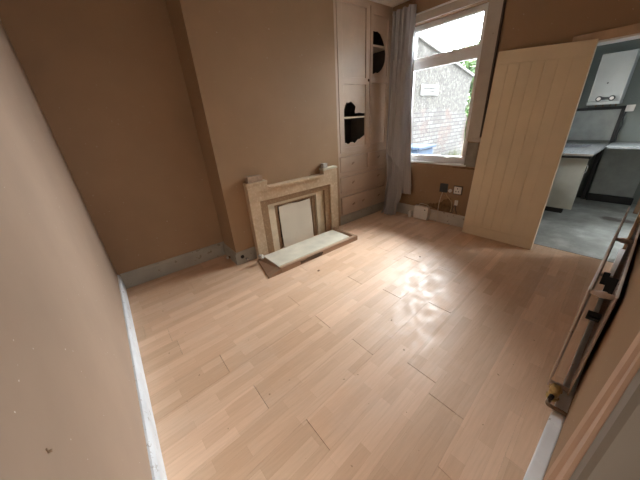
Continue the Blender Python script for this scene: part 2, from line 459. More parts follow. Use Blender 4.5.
# trims round the window
struct('trim_7', sheet([(1.477, 1.135), (1.618, 1.15), (1.618, WZ1 + .004), (WY1 + .02, WZ1 + .004), (WY1 + .02, 2.638), (1.477, 2.638)], [], .022, in_yz(LX - .022), .003), M['trim_dull'])
struct('trim_8', box(LX - .012, LX, 1.480, 1.61, .836, 1.132, .002), mat_plain('bare grey board', (.26, .24, .20), .8, var=.2))
b = bmesh.new(); bx(b, LX - .03, LX, 1.456, 1.475, 1.20, 2.60, .002); struct('trim_9', b, mat_plain('dark shade strip', (.07, .05, .04), .7))  # dark strip painted in place of the shadow line beside the architrave
struct('trim_10', box(LX - .03, LX - .001, 1.45, 1.52, 1.14, 1.185, .004), M['trim_dull'])
struct('trim_11', box(LX - .03, LX, 1.47, WY1 + .02, 2.64, 2.655, .003), M['white'])

# bare patch of plaster above the skirting
def jag(pts, n=5, amt=.012, seed=1):
    r = random.Random(seed); out = []
    for i in range(len(pts)):
        a = Vector(pts[i]); b = Vector(pts[(i + 1) % len(pts)])
        for k in range(n):
            p = a.lerp(b, k / n); out.append((p.x + r.uniform(-amt, amt), p.y + r.uniform(-amt, amt)))
    return out
pp = jag([(2.08, .235), (1.99, .26), (1.88, .285), (1.80, .36), (1.73, .385), (1.68, .30), (1.67, .17), (1.85, .168), (1.97, .19)], 4, .012)
o = struct('wall_patch', sheet(pp, [], .003, in_yz(LX - .002)), M['patch'])
struct('wall_patch.001', sheet(jag([(1.84, .812), (1.70, .818), (1.60, .826), (1.47, .822), (1.47, .80), (1.60, .806), (1.75, .805)], 4, .004, 3), [], .003, in_yz(LX - .002)), M['patch'])

# ------------------------------------------------------------------ fireplace
YS = YC - .085     # face of the tiled surround
t = thing('fireplace_surround', 'mottled tan tiled fire surround with stepped opening against the chimney breast', 'fireplace', (2.03, YS, 0))
out = [(1.372, 0), (1.502, 0), (1.502, .705), (2.566, .705), (2.566, 0), (2.702, 0), (2.702, .925), (2.462, .925), (2.462, .850), (1.625, .850), (1.625, .925), (1.372, .925)]
part('surround_body', sheet(out, [], .085, in_xz(YS), .006), M['tile_tan'], t)
o = part('mantel_shelf', box(1.63, 2.455, YS - .035, YC, .836, .860, .006), M['tile_tan'], t)
part('end_block', box(1.366, 1.628, YS - .008, YC, .905, .932, .006), M['tile_tan'], t)
o = part('end_block', box(2.455, 2.708, YS - .008, YC, .905, .932, .006), mat_worn('pale worn tile', (.56, .52, .40), (.44, .32, .18), .6, 26, .5, (1, 1, 1), .2), t); o['label'] = 'pale worn top block'
def step(x0, x1, ix0, ix1, zt, izt, y0, dep): return sheet([(x0, 0), (ix0, 0), (ix0, izt), (ix1, izt), (ix1, 0), (x1, 0), (x1, zt), (x0, zt)], [], dep, in_xz(y0), .004)
part('outer_step', step(1.502, 2.566, 1.60, 2.475, .705, .640, YS + .018, .06), M['tile_brown'], t)
part('inner_step', step(1.602, 2.473, 1.70, 2.345, .638, .60, YS + .05, .034), M['tile_cream'], t)
part('opening_edge', step(1.702, 2.338, 1.745, 2.28, .598, .575, YS + .066, .03), M['tile_brown'], t)
# cream board closing the opening, leaning back a touch
def leaned(bm, x, y, z, rx=0, ry=0, rz=0):
    m = Matrix.Translation((x, y, z)) @ Matrix.Rotation(rz, 4, 'Z') @ Matrix.Rotation(ry, 4, 'Y') @ Matrix.Rotation(rx, 4, 'X')
    bmesh.ops.transform(bm, matrix=m, verts=bm.verts[:]); return bm
b = sheet([(-.245, 0), (.245, .0), (.247, .20), (.238, .567), (.06, .559), (-.10, .574), (-.246, .567), (-.25, .2)], [], .008, lambda u, v, w: (u, w, v), .002)
leaned(b, 2.005, YS + .040, .004, -.03, 0, 0)
tag(link('fire_board', b, M['board']), 'plain cream board standing in the fireplace opening on the hearth', 'board')
# hearth
t = thing('hearth', 'low hearth of cream tile in a rough wooden frame before the fireplace', 'hearth', (1.98, 2.5, 0))
b = box(1.40, 2.515, 2.345, 2.70, .0, .066, .008); part('hearth_slab', b, M['hearth_slab'], t)
b = bmesh.new(); bx(b, 1.40, 2.605, 2.288, 2.315, 0, .064, .003); part('front_board', b, M['wood'], t)
part('front_ledge', box(1.40, 2.575, 2.3155, 2.345, 0, .060, .004), M['wood_pale'], t)
part('end_board', box(2.575, 2.605, 2.3155, YS - .004, 0, .062, .003), M['wood'], t)
part('chipped_patch', sheet(jag([(1.66, .012), (1.98, .010), (2.0, .05), (1.80, .055), (1.66, .045)], 4, .006, 9), [], .003, in_xz(2.2855)), mat_plain('dark exposed wood', (.10, .065, .04), .9, var=.4), t)
# the left end board slopes down to the floor
b = bmesh.new()
va = [(1.235, 2.295, 0), (1.335, 2.76 - .01, 0), (1.345, 2.75, .016), (1.25, 2.295, .014)]
pts = [(1.238, 2.292, 0), (1.398, 2.292, 0), (1.398, 2.292, .058), (1.248, 2.292, .014)]
ptb = [(1.335, 2.75, 0), (1.398, 2.75, 0), (1.398, 2.75, .058), (1.343, 2.75, .014)]
A = [b.verts.new(p) for p in pts]; B_ = [b.verts.new(p) for p in ptb]
for i in range(4): b.faces.new([A[i], A[(i + 1) % 4], B_[(i + 1) % 4], B_[i]])
b.faces.new(A); b.faces.new(B_)
part('end_board', b, M['wood'], t)
def lump(cx, cy, cz, sx, sy, sz, seed, sub=2, amt=.25):
    r = random.Random(seed); b = bmesh.new(); bmesh.ops.create_icosphere(b, subdivisions=sub, radius=1)
    for v in b.verts:
        k = 1 + r.uniform(-amt, amt); v.co = Vector((cx + v.co.x * sx * k, cy + v.co.y * sy * k, cz + max(v.co.z, -.8) * sz * k))
    return b
b = lump(1.352, 2.66, .085, .032, .045, .03, 5); tag(link('rubble_lump', b, M['plaster']), 'grey crumbled mortar lump at the hearth corner nearest the alcove', 'rubble')
# pieces left on the mantel
def rough_box(x0, x1, y0, y1, z0, z1, seed, rz=0):
    b = box(0 - (x1 - x0) / 2, (x1 - x0) / 2, -(y1 - y0) / 2, (y1 - y0) / 2, 0, z1 - z0, .006)
    r = random.Random(seed)
    for v in b.verts:
        if v.co.z > .003: v.co += Vector((r.uniform(-.003, .003), r.uniform(-.003, .003), r.uniform(-.004, .002)))
    return leaned(b, (x0 + x1) / 2, (y0 + y1) / 2, z0, 0, 0, rz)
tag(link('brick', rough_box(1.40, 1.575, YS + .005, YC - .012, .932, .998, 2, .03), M['brick_brown']), 'brown half brick lying on the mantel end nearest the alcove', 'brick')
tag(link('plaster_lump', rough_box(2.475, 2.55, YS + .015, YC - .012, .932, .990, 3, .1), M['plaster']), 'pale plaster lump on the mantel end nearest the cupboard', 'plaster')

# ------------------------------------------------------------------ built-in cupboard
YK = YC + .018
t = thing('built_in_cupboard', 'tall painted built-in cupboard with broken door panels above four drawers', 'cupboard', (3.37, YK, 0))
holes = [rect(2.871, 3.4505, 1.0645, 2.7895), rect(3.4685, 3.8975, 1.0645, 2.7895), rect(2.858, 3.402, .795, 1.012), rect(3.436, 3.875, .785, 1.012), rect(2.858, 3.875, .487, .728), rect(2.858, 3.885, .160, .432)]
part('face_frame', sheet(rect(X2 + .001, LX - .001, .0, CH - .001), holes, .022, in_xz(YK), .001), M['cup'], t)
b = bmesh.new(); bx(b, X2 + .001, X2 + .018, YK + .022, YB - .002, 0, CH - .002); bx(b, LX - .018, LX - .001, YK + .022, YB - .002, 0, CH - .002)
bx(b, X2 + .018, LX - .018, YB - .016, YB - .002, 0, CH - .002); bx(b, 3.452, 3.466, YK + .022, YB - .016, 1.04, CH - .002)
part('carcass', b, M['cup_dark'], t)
for z in (1.03, 1.52, 1.95, 2.38):
    part('shelf', box(X2 + .018, 3.452, YK + .026, YB - .016, z - .012, z + .010), M['shelf'], t)
for z in (1.03, 1.52, 1.95, 2.385):
    part('shelf', box(3.466, LX - .018, YK + .026, YB - .016, z - .012, z + .010), M['shelf'], t)
def panel_door(x0, x1, z0, z1, openings):
    d = part('door', sheet(rect(x0, x1, z0, z1), [rect(*p) for p, _ in openings], .026, in_xz(YK - .006), .003), M['cup'], t)
    for (a, b_, c, e), hole in openings:
        part('door_panel', sheet(rect(a - .001, b_ + .001, c - .001, e + .001), [hole] if hole else [], .006, in_xz(YK + .009)), M['cup'], d)
    return d
low_hole = [(2.962, 1.545), (2.962, 1.613), (2.978, 1.63), (2.99, 1.665), (3.018, 1.705), (3.06, 1.702), (3.105, 1.716), (3.15, 1.69), (3.194, 1.657), (3.188, 1.62), (3.177, 1.585), (3.193, 1.568), (3.27, 1.575), (3.33, 1.565), (3.381, 1.560), (3.381, 1.27), (3.33, 1.25), (3.281, 1.226), (3.24, 1.225), (3.174, 1.176), (3.13, 1.20), (3.088, 1.194), (3.06, 1.175), (3.027, 1.179), (2.99, 1.20), (2.962, 1.192)]
d = panel_door(2.872, 3.449, 1.066, 2.788, [((2.958, 3.385, 1.135, 1.915), low_hole), ((2.958, 3.385, 1.995, 2.745), None)])
part('latch', box(3.425, 3.449, YK - .022, YK - .005, 1.955, 1.985, .004), M['pipe'], d)
up_hole = [(3.526, 2.055), (3.526, 2.52), (3.545, 2.536), (3.585, 2.532), (3.625, 2.538), (3.684, 2.516), (3.715, 2.48), (3.741, 2.45), (3.772, 2.405), (3.792, 2.36), (3.806, 2.30), (3.80, 2.24), (3.79, 2.195), (3.765, 2.15), (3.728, 2.108), (3.69, 2.085), (3.65, 2.064), (3.60, 2.07), (3.56, 2.052)]
panel_door(3.470, 3.896, 1.066, 2.788, [((3.522, 3.836, 1.135, 1.945), None), ((3.522, 3.836, 2.03, 2.70), up_hole)])
def drawer(x0, x1, z0, z1, out_, knobs):
    b = bmesh.new(); bx(b, x0, x1, YK - out_, YK + .012, z0, z1, .005); bx(b, x0 + .012, x1 - .012, YK + .012, YB - .05, z0 + .01, z1 - .02)
    d = part('drawer', b, M['cup'], t)
    for x, z in knobs:
        k = bmesh.new(); tube(k, [(x, YK - out_, z), (x, YK - out_ - .012, z)], .006, 10)
        bx(k, x - .028, x + .028, YK - out_ - .022, YK - out_ - .010, z - .007, z + .007, .004)
        part('knob', leaned_about(k, x, z, .5), M['knob'], d)
def leaned_about(b, x, z, a):
    bmesh.ops.transform(b, matrix=Matrix.Translation((x, 0, z)) @ Matrix.Rotation(-a, 4, 'Y') @ Matrix.Translation((-x, 0, -z)), verts=b.verts[:]); return b
drawer(2.862, 3.398, .799, 1.008, .008, [(3.10, .907)])
drawer(3.440, 3.871, .789, 1.008, .008, [(3.68, .925)])
drawer(2.862, 3.871, .491, .724, .008, [(3.10, .627), (3.683, .632)])
drawer(2.862, 3.881, .164, .428, .022, [(3.093, .292), (3.312, .300), (3.695, .302)])
b = skirt_profile(bmesh.new(), (X2 + .003, YK, 0), (LX - .025, YK, 0), (0, -1, 0), .138, .02); part('plinth_or_shade_board', b, M['skirt'], t)

# ------------------------------------------------------------------ curtain
def cloth(z0, z1, cen, wid, dep, folds, xc, nz=70, ns=90, ph=0, thick=.004):
    bm = bmesh.new(); g = []
    for i in range(nz + 1):
        f = i / nz; z = z0 + (z1 - z0) * f; row = []
        for j in range(ns + 1):
            s = j / ns
            w = math.sin(2 * PI * folds * s + ph + .9 * math.sin(3.1 * s + z * .9)) + .45 * math.sin(2 * PI * folds * 2.3 * s + 1.3 + z * 1.4)
            row.append(bm.verts.new((xc(z) - .02 * math.sin(PI * s) + dep(z) * w, cen(z) + wid(z) * (s - .5) + .25 * dep(z) * math.cos(2 * PI * folds * 2 * s + ph), z)))
        g.append(row)
    for i in range(nz):
        for j in range(ns): bm.faces.new([g[i][j], g[i][j + 1], g[i + 1][j + 1], g[i + 1][j]]).smooth = True
    return bm
def lerp_tab(tab):
    def f(z):
        if z <= tab[0][0]: return tab[0][1]
        for (a, b), (c, d) in zip(tab, tab[1:]):
            if z <= c:
                k = (z - a) / (c - a); k = k * k * (3 - 2 * k); return b + (d - b) * k
        return tab[-1][1]
    return f
t = thing('curtain', 'long silver grey satin curtain bunched in the corner between window and cupboard', 'curtain', (3.78, 2.6, 0))
b = cloth(.012, 2.745, lerp_tab([(0, 2.62), (.15, 2.60), (.3, 2.585), (.7, 2.58), (1.0, 2.585), (1.6, 2.59), (2.66, 2.62)]),
          lerp_tab([(0, .26), (.12, .24), (.35, .30), (.6, .27), (.75, .28), (1.0, .31), (1.7, .31), (2.66, .32)]), lerp_tab([(0, .040), (.5, .034), (.9, .030), (2.66, .027)]), 4, lerp_tab([(0, 3.70), (.15, 3.735), (.5, 3.775), (1.0, 3.775), (1.7, 3.80), (2.66, 3.845)]))
o = part('curtain_panel', b, M['curtain'], t, True)
# the upper fold hangs in a swag over the tail
bm = bmesh.new(); g = []
for i in range(41):
    f = i / 40; row = []
    for j in range(41):
        s = j / 40
        zb = .97 - .28 * s ** 1.3 + .04 * math.sin(PI * s)
        z = zb + (2.2 - zb) * f
        bulge = math.sin(PI * s) ** .7
        x = 3.745 + .06 * f - 0.075 * bulge * (1 - f) ** .6 + .010 * math.sin(s * 17 + z * 1.2)
        if i < 3: x += .03 * (1 - i / 3)
        row.append(bm.verts.new((x, 2.735 - (.29 - .02 * f) * s, z)))
    g.append(row)
for i in range(40):
    for j in range(40): bm.faces.new([g[i][j], g[i][j + 1], g[i + 1][j + 1], g[i + 1][j]])
part('curtain_swag', bm, M['curtain'], t, True)
b = cloth(.36, 2.735, lerp_tab([(0, 2.40), (.36, 2.395), (1.0, 2.45), (1.7, 2.49), (2.66, 2.53)]), lerp_tab([(.3, .16), (2.66, .12)]), lerp_tab([(0, .010), (2.66, .008)]), 3, lerp_tab([(.3, 3.84), (2.66, 3.868)]), 40, 50, 1)
o = part('lining', b, M['lining'], t, True); o['label'] = 'paler thin lining'
b = bmesh.new(); bx(b, 3.872, 3.892, 2.54, 2.832, 2.725, 2.745, .003)
for y in (2.58, 2.80): bx(b, 3.892, LX, y - .01, y + .01, 2.728, 2.742)
tag(link('curtain_rail', b, M['white']), 'short white curtain track on the wall above the silver grey curtain', 'curtain rail')

# ------------------------------------------------------------------ loose door leaning on the window wall
DW, DH, DT = .775, 1.99, .044
t = thing('loose_door', 'cream boarded door leaning between the window and the kitchen doorway', 'door', (3.76, 1.04, 0))
ang = math.asin((3.87 - 3.742) / DH)
def at_door(b):
    for v in b.verts: v.co.z *= 1 + .030 * v.co.y / DW          # the top edge was trimmed out of square
    # local: x = out of the face (face at 0, going +x), y across, z up
    m = Matrix.Translation((3.742, .652, .004)) @ Matrix.Rotation(ang, 4, 'Y')
    bmesh.ops.transform(b, matrix=m, verts=b.verts[:]); return b
grooves = [.13, .235, .34, .445, .55, .655]
b = bmesh.new()
bx(b, .006, DT, 0, DW, 0, DH, .002)
ys = [0.0] + grooves + [DW]
part('door_slab', at_door(b), M['door'], t)
b = bmesh.new()
bx(b, 0, .007, 0, DW, 0, .118, .0025); bx(b, 0, .007, 0, DW, DH - .118, DH, .0025)
for y0, y1 in zip(ys, ys[1:]): bx(b, 0, .0075, y0 + .0004, y1 - .0004, .1184, DH - .1184, .003)
part('board_face', at_door(b), M['door'], t)

# ------------------------------------------------------------------ radiator
t = thing('radiator', 'grimy double panel radiator hung on the near wall, seen along its top', 'radiator', (2.39, .03, .2))
RX0, RX1, RZ0, RZ1 = 1.66, 3.115, .200, .790
def rad_panel(y0, y1):
    b = bmesh.new(); bx(b, RX0, RX1, y0 + .003, y1 - .003, RZ0, RZ1, .003)
    n = 26; w = (RX1 - RX0 - .06) / n
    for k in range(n):
        x = RX0 + .03 + k * w; bx(b, x + .006, x + w - .006, y0, y1, RZ0 + .03, RZ1 - .03, .0025, seg=1)
    return b
def two(name, b, y0, y1):
    o = part(name, b, M['rad'], t)
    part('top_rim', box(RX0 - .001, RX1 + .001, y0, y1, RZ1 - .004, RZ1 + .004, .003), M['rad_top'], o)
two('front_panel', rad_panel(.062, .074), .063, .073); two('back_panel', rad_panel(-.016, -.004), -.015, -.005)
for x in (RX0 + .012, (RX0 + RX1) / 2, RX1 - .012):
    for z in (RZ0 + .02, RZ1 - .012):
        if (x == (RX0 + RX1) / 2 and z < .5) or (x > 3 and z > .5): continue
        b = bmesh.new(); tube(b, [(x, -.006, z), (x, .064, z)], .011, 12); tube(b, [(x, .018, z), (x, .042, z)], .015, 6); part('connector', b, M['rad'], t)
for x in (1.93, 2.80):
    b = bmesh.new(); bx(b, x - .015, x + .015, YF, YF + .006, .30, .74, .001); bx(b, x - .015, x + .015, YF + .004, -.012, .70, .74, .001)
    if x > 2: part('bracket', b, M['black'], t); continue
    bx(b, x - .003, x + .003, -.004, .030, .66, .745, .001); bx(b, x - .003, x + .003, .028, .050, .70, .765, .001)
    if x < 2: bx(b, x - .02, x + .035, .0, .040, .50, .515, .001); bx(b, x - .004, x + .004, -.004, .045, .49, .54, .001)
    part('bracket', b, M['black'], t)
v = bmesh.new()
tube(v, [(1.675, .036, .216), (1.625, .036, .216)], .016, 14); tube(v, [(1.655, .036, .216), (1.637, .036, .216)], .026, 6)
tube(v, [(1.618, .036, .180), (1.618, .036, .240), (1.618, .036, .258)], [.021, .021, .012], 14); tube(v, [(1.618, .036, .194), (1.618, .036, .174)], .025, 6)
part('valve', v, M['brass'], t)
v = bmesh.new(); tube(v, [(1.622, .036, .212), (1.578, .040, .206)], .010, 8); part('valve_cap', v, M['black'], t)
v = bmesh.new(); tube(v, smooth_path([(1.622, .036, .175), (1.60, .040, .186), (1.565, .042, .189), (1.553, .034, .189), (1.553, .0, .189), (1.553, YF + .001, .189)], 5), .0095, 10)
part('feed_pipe', v, M['pipe'], t)

# ------------------------------------------------------------------ sockets, cable, box, small things
def plate(y0, y1, z0, z1, m, label, name, extra=None):
    t = thing(name, label, 'socket', (LX, (y0 + y1) / 2, (z0 + z1) / 2))
    part('faceplate', box(LX - .022, LX, y0, y1, z0, z1, .005), m, t)
    return t
t = plate(1.782, 1.888, .460, .580, M['slate'], 'black square wall socket box below the window', 'wall_socket')
part('socket_rim', sheet(rect(1.782, 1.888, .460, .580), [rect(1.794, 1.876, .473, .568)], .005, in_yz(LX - .027), .001), M['slate'], t)
t = plate(1.590, 1.688, .464, .560, M['plastic'], 'white square wall socket between the black box and the leaning door', 'wall_socket')
part('outline_shade', box(LX - .010, LX, 1.578, 1.700, .452, .572, .003), M['cup_dark'], t)  # dark slab paints the shadow outline round the white plate
for y, z in ((1.639, .535), (1.622, .497), (1.656, .497)): part('pin_slot', box(LX - .0245, LX - .021, y - .005, y + .005, z - .008, z + .008), M['dark'], t)
b = bmesh.new(); tube(b, [(LX, 1.742, .492), (LX - .02, 1.742, .492)], .024, 18); tube(b, [(LX - .02, 1.742, .492), (LX - .026, 1.742, .492)], [.018, .012], 18)
tag(link('cable_outlet', b, M['plastic']), 'small round cream cable outlet between the black box and white socket', 'cable outlet')
b = box(LX - .026, LX, 1.612, 1.652, .300, .372, .006)
tag(link('junction_block', b, M['plastic']), 'small white terminal block low on the wall beside the leaning door', 'socket')
b = bmesh.new(); tube(b, smooth_path([(LX - .012, 1.632, .305), (LX - .02, 1.63, .26), (LX - .012, 1.62, .22), (LX - .03, 1.60, .185)], 6), .005, 8); tube(b, smooth_path([(LX - .015, 1.64, .30), (LX - .03, 1.665, .25), (LX - .03, 1.65, .2), (LX - .028, 1.70, .18)], 6), .004, 8)
tag(link('cable', b, M['slate']), 'short dark cables hanging under the small white terminal block', 'cable', 'cables on the wall below the window')
b = tube(bmesh.new(), smooth_path([(LX - .012, 1.845, .462), (LX - .04, 1.85, .38), (LX - .035, 1.868, .26), (LX - .045, 1.862, .14), (LX - .05, 1.855, .05), (LX - .07, 1.87, .008), (LX - .13, 1.90, .006), (LX - .16, 1.97, .006)], 6), .004, 8)
tag(link('cable', b, M['cable']), 'long pale cable hanging from the black socket box to the floor', 'cable', 'cables on the wall below the window')
b = tube(bmesh.new(), smooth_path([(LX - .012, 1.80, .462), (LX - .03, 1.77, .42), (LX - .03, 1.73, .38), (LX - .02, 1.70, .34), (LX - .01, 1.69, .25), (LX - .01, 1.70, .18)], 6), .0045, 8)
tag(link('cable', b, M['cable_y']), 'yellowed cable curving over the bare plaster patch', 'cable', 'cables on the wall below the window')
# white box against the skirting with a loop of cable on top
t = thing('white_box', 'white plastic box standing on the floor against the skirting below the window', 'box', (3.84, 2.11, 0))
b = box(-.035, .03, -.115, .112, 0, .205, .008); leaned(b, 3.852, 2.108, .003, 0, .05, .02); part('case', b, M['plastic'], t)
b = box(-.0375, -.034, -.075, -.055, .150, .165, .001); leaned(b, 3.852, 2.108, .003, 0, .05, .02); part('badge', b, M['slate'], t)
b = tube(bmesh.new(), smooth_path([(3.868, 2.19, .19), (3.872, 2.15, .235), (3.872, 2.08, .24), (3.875, 2.02, .225), (3.88, 1.985, .16), (3.885, 1.975, .06)], 6), .006, 8); part('lead', b, M['cable'], t)
tag(link('plug_top', box(3.80, 3.85, 2.262, 2.305, .0, .10, .006), M['plastic']), 'small pale plug standing beside the white box nearest the curtain', 'plug')
# gas pipe ends at the chimney corner
t = thing('pipe_stub', 'capped pipe end poking from the skirting at the chimney corner', 'pipe', (1.22, YC - .03, .05), 'pipe ends at the chimney breast')
b = bmesh.new(); tube(b, [(1.235, YC - .02, .05), (1.235, YC - .05, .05)], .012, 12); part('pipe', b, M['pipe'], t)
b = bmesh.new(); tube(b, [(1.235, YC - .048, .05), (1.235, YC - .068, .05)], [.017, .013], 12); part('cap', b, M['steel'], t)
b = bmesh.new(); tube(b, [(1.19, YC - .0215, .09), (1.19, YC - .026, .09)], .022, 14); tag(link('pipe_hole_cover', b, M['dark']), 'dark round hole in the skirting beside the capped pipe', 'hole')
t = thing('pipe_stub', 'short pale pipe end on the alcove side of the chimney breast', 'pipe', (1.09, 3.04, .03), 'pipe ends at the chimney breast')
b = bmesh.new(); tube(b, [(1.112, 3.04, .035), (1.085, 3.04, .035)], .013, 12); part('pipe', b, M['pipe'], t)
b = bmesh.new(); tube(b, [(1.088, 3.04, .035), (1.068, 3.04, .035)], [.019, .015], 12); part('cap', b, M['plastic'], t)
# wall plug on the near left wall
b = bmesh.new(); tube(b, [(.0, .619, .963), (.006, .619, .962)], .003, 10); bx(b, 0, .002, .6175, .6205, .965, .972)
tag(link('wall_plug', b, M['pipe']), 'small grey wall plug stuck in the left wall', 'wall plug')
# scraps on the floor
for k, (x, y, s, m, lab) in enumerate((
        (1.722, 2.035, .016, 'wood', 'brown wood chip on the floor in front of the hearth'),
        (2.748, 1.439, .010, 'wood', 'tiny brown chip on the floor out towards the leaning door'),
        (1.66, 1.02, .007, 'patch', 'tiny dark crumb on the floor in the patch of window light'))):
    b = lump(x, y, s * .45, s, s * .7, s * .5, 20 + k, 1, .3)
    tag(link('wood_chip', b, M[m]), lab, 'chip', 'chips lying on the laminate floor')

# ------------------------------------------------------------------ kitchen beyond the doorway
KX, KY = 6.6, 1.42
struct('floor.002', box(LX + .05, KX + .1, -1.8, KY + .1, -.12, -.02), M['concrete'])['label'] = 'bare concrete kitchen floor'
struct('wall_kitchen_back', box(KX, KX + .1, -1.8, KY + .1, -.12, 2.5), M['wall_k'])
KW = (4.6, 5.9, 1.05, 2.15)
struct('wall_kitchen_left', sheet(rect(LX + .2, KX, -.12, 2.5), [rect(*KW)], .12, in_xz(KY)), M['wall_k'])
struct('wall_kitchen_right', sheet(rect(LX + .2, KX, -.12, 2.5), [rect(5.0, 5.7, .9, 2.1)], .1, in_xz(-1.35)), M['wall_k'])  # the opening is out of sight, added to brighten the kitchen
struct('ceiling.001', box(LX + .2, KX + .1, -1.9, KY + .12, 2.36, 2.5), mat_plain('kitchen ceiling', (.42, .44, .43), .8))
w2 = bpy.data.objects.new('unseen_window', None); C.objects.link(w2); w2['kind'] = 'structure'; parent_mats['unseen_window'] = Matrix.Identity(4)  # unseen window, guessed in to let daylight into the kitchen
part('window_frame', sheet(rect(*KW), [rect(4.65, 5.23, 1.10, 2.10), rect(5.27, 5.85, 1.10, 2.10)], .06, in_xz(KY + .05), .004), M['upvc'], w2)
part('pane', box(4.645, 5.235, KY + .078, KY + .082, 1.095, 2.105), M['glass'], w2); part('pane', box(5.265, 5.855, KY + .078, KY + .082, 1.095, 2.105), M['glass'], w2)

t = thing('base_cabinet', 'white kitchen base cabinet under the steel sink, its end panel facing the doorway', 'cabinet', (5.8, 1.0, 0))
b = bmesh.new(); bx(b, 5.17, 5.52, 1.345, 1.36, .19, .862, .002); bx(b, 5.17, 5.52, .66, 1.345, .19, .205); bx(b, 5.505, 5.52, .66, 1.345, .205, .862); bx(b, 5.17, 5.505, .66, .675, .205, .74); part('cabinet_body', b, M['k_dark'], t)
part('end_panel', box(5.15, 5.17, .595, 1.37, .135, .865, .002), M['k_unit'], t)
d = part('door', box(5.185, 5.515, .632, .652, .20, .72, .003), M['k_unit'], t)
part('drawer_front', box(5.185, 5.515, .632, .652, .735, .855, .003), M['k_unit'], t)
b = bmesh.new(); tube(b, smooth_path([(5.47, .633, .60), (5.47, .612, .61), (5.47, .612, .69), (5.47, .633, .70)], 3), .005, 8); part('handle', b, M['steel'], d)
part('plinth_or_shade_board', box(5.45, 5.465, .72, 1.36, -.02, .19, .002), M['k_dark'], t); part('plinth_or_shade_board', box(5.465, 5.52, .72, .735, -.02, .19, .002), M['k_dark'], t)  # dark boards added to paint the black shadow below the end panel
t = thing('sink_top', 'stainless steel sink top on the white kitchen base cabinet', 'sink', (5.8, 1.0, .87))
b = sheet(rect(5.08, 6.55, .555, 1.40), [rect(5.75, 6.25, .72, 1.2)], .03, lambda u, v, w: (u, v, .868 + w), .004); part('sink_deck', b, M['steel'], t)
b = bmesh.new()
for a in ((5.75, 5.755, .72, 1.2), (6.245, 6.25, .72, 1.2), (5.755, 6.245, .72, .725), (5.755, 6.245, 1.195, 1.2)): bx(b, *a, .75, .895)
bx(b, 5.75, 6.25, .72, 1.2, .745, .75); part('basin', b, M['steel'], t); part('deck_edge', box(5.095, 5.148, .575, 1.39, .838, .868, .002), M['k_dark'], t)
part('support_post', box(6.48, 6.53, .62, .67, -.02, .868, .002), M['k_dark'], t); part('void_shade_board', box(5.56, 6.54, 1.36, 1.40, -.02, .868, .002), M['k_dark'], t)  # dark back board puts the shadow of the void under the sink into colour
for k in range(6): part('drainer_rib', box(5.18, 5.68, .70 + k * .09, .715 + k * .09, .897, .902, .002), M['steel'], t)
t = thing('worktop', 'grey mottled worktop running along the far kitchen wall', 'worktop', (6.3, -.2, .86))
part('top_board', box(6.0, 6.595, -1.2, .552, .866, .898, .004), M['k_top'], t)
b = bmesh.new()
part('support_post', box(6.02, 6.06, -.02, .03, -.02, .866, .002), M['wood'], t)
part('support_post', box(6.02, 6.06, -1.1, -1.05, -.02, .866, .002), M['wood'], t)
tag(link('leaning_board', box(6.50, 6.52, .10, .60, .095, .85, .003), M['dull']), 'white board standing under the grey worktop against the far kitchen wall', 'board')
tag(link('dark_gap_strip', box(6.47, 6.50, .08, .60, -.02, .09, .004), M['k_dark']), 'dark batten on the floor under the white board below the worktop', 'filler')  # dark strip that fills the dark gap left below the white board
t = thing('splashback', 'pale splashback panel with black edges on the wall below the boiler', 'splashback', (6.58, .8, .93))
part('splash_panel', box(6.572, 6.585, .585, 1.25, .93, 1.375, .002), M['dull'], t)
part('edge_strip', box(6.565, 6.598, .545, .585, .90, 1.40, .002), M['k_dark'], t); part('edge_strip', box(6.565, 6.598, .545, 1.25, 1.375, 1.415, .002), M['k_dark'], t)
t = thing('boiler', 'white wall-hung boiler with two round dials above the splashback', 'boiler', (6.45, .78, 1.45))
part('boiler_case', box(6.30, 6.598, .605, .955, 1.500, 2.110, .010), M['boiler'], t)
cp = part('control_panel', box(6.295, 6.598, .605, .955, 1.452, 1.496, .006), M['boiler'], t)
b = bmesh.new(); bx(b, 6.288, 6.30, .67, .87, 1.515, 1.552, .008); part('dial_plate', b, M['slate'], t)
for y in (.702, .838):
    b = bmesh.new(); tube(b, [(6.292, y, 1.533), (6.280, y, 1.533)], .036, 20); d = part('dial', b, M['slate'], t)
    b = bmesh.new(); tube(b, [(6.280, y, 1.533), (6.270, y, 1.533)], .022, 16); part('dial_knob', b, M['plastic'], d)
b = bmesh.new(); tube(b, [(6.30, .80, 1.735), (6.296, .80, 1.735)], .010, 12); part('badge', b, M['slate'], t)
for y in (.66, .72, .80, .88): part('pipe', tube(bmesh.new(), [(6.55, y, 1.455), (6.55, y, 1.42)], .009, 10), M['pipe'], t)
t = thing('wall_socket', 'white wall socket beside the boiler in the kitchen', 'socket', (KX, .5, 1.37))
part('faceplate', box(KX - .03, KX, .455, .545, 1.335, 1.425, .005), M['plastic'], t)
b = tube(bmesh.new(), smooth_path([(KX - .012, .525, 1.34), (KX - .02, .535, 1.25), (KX - .015, .515, 1.15), (KX - .02, .53, 1.05), (KX - .015, .52, .91)], 5), .009, 8)
tag(link('cable', b, M['slate']), 'dark cable running from the kitchen wall socket down to the worktop', 'cable')

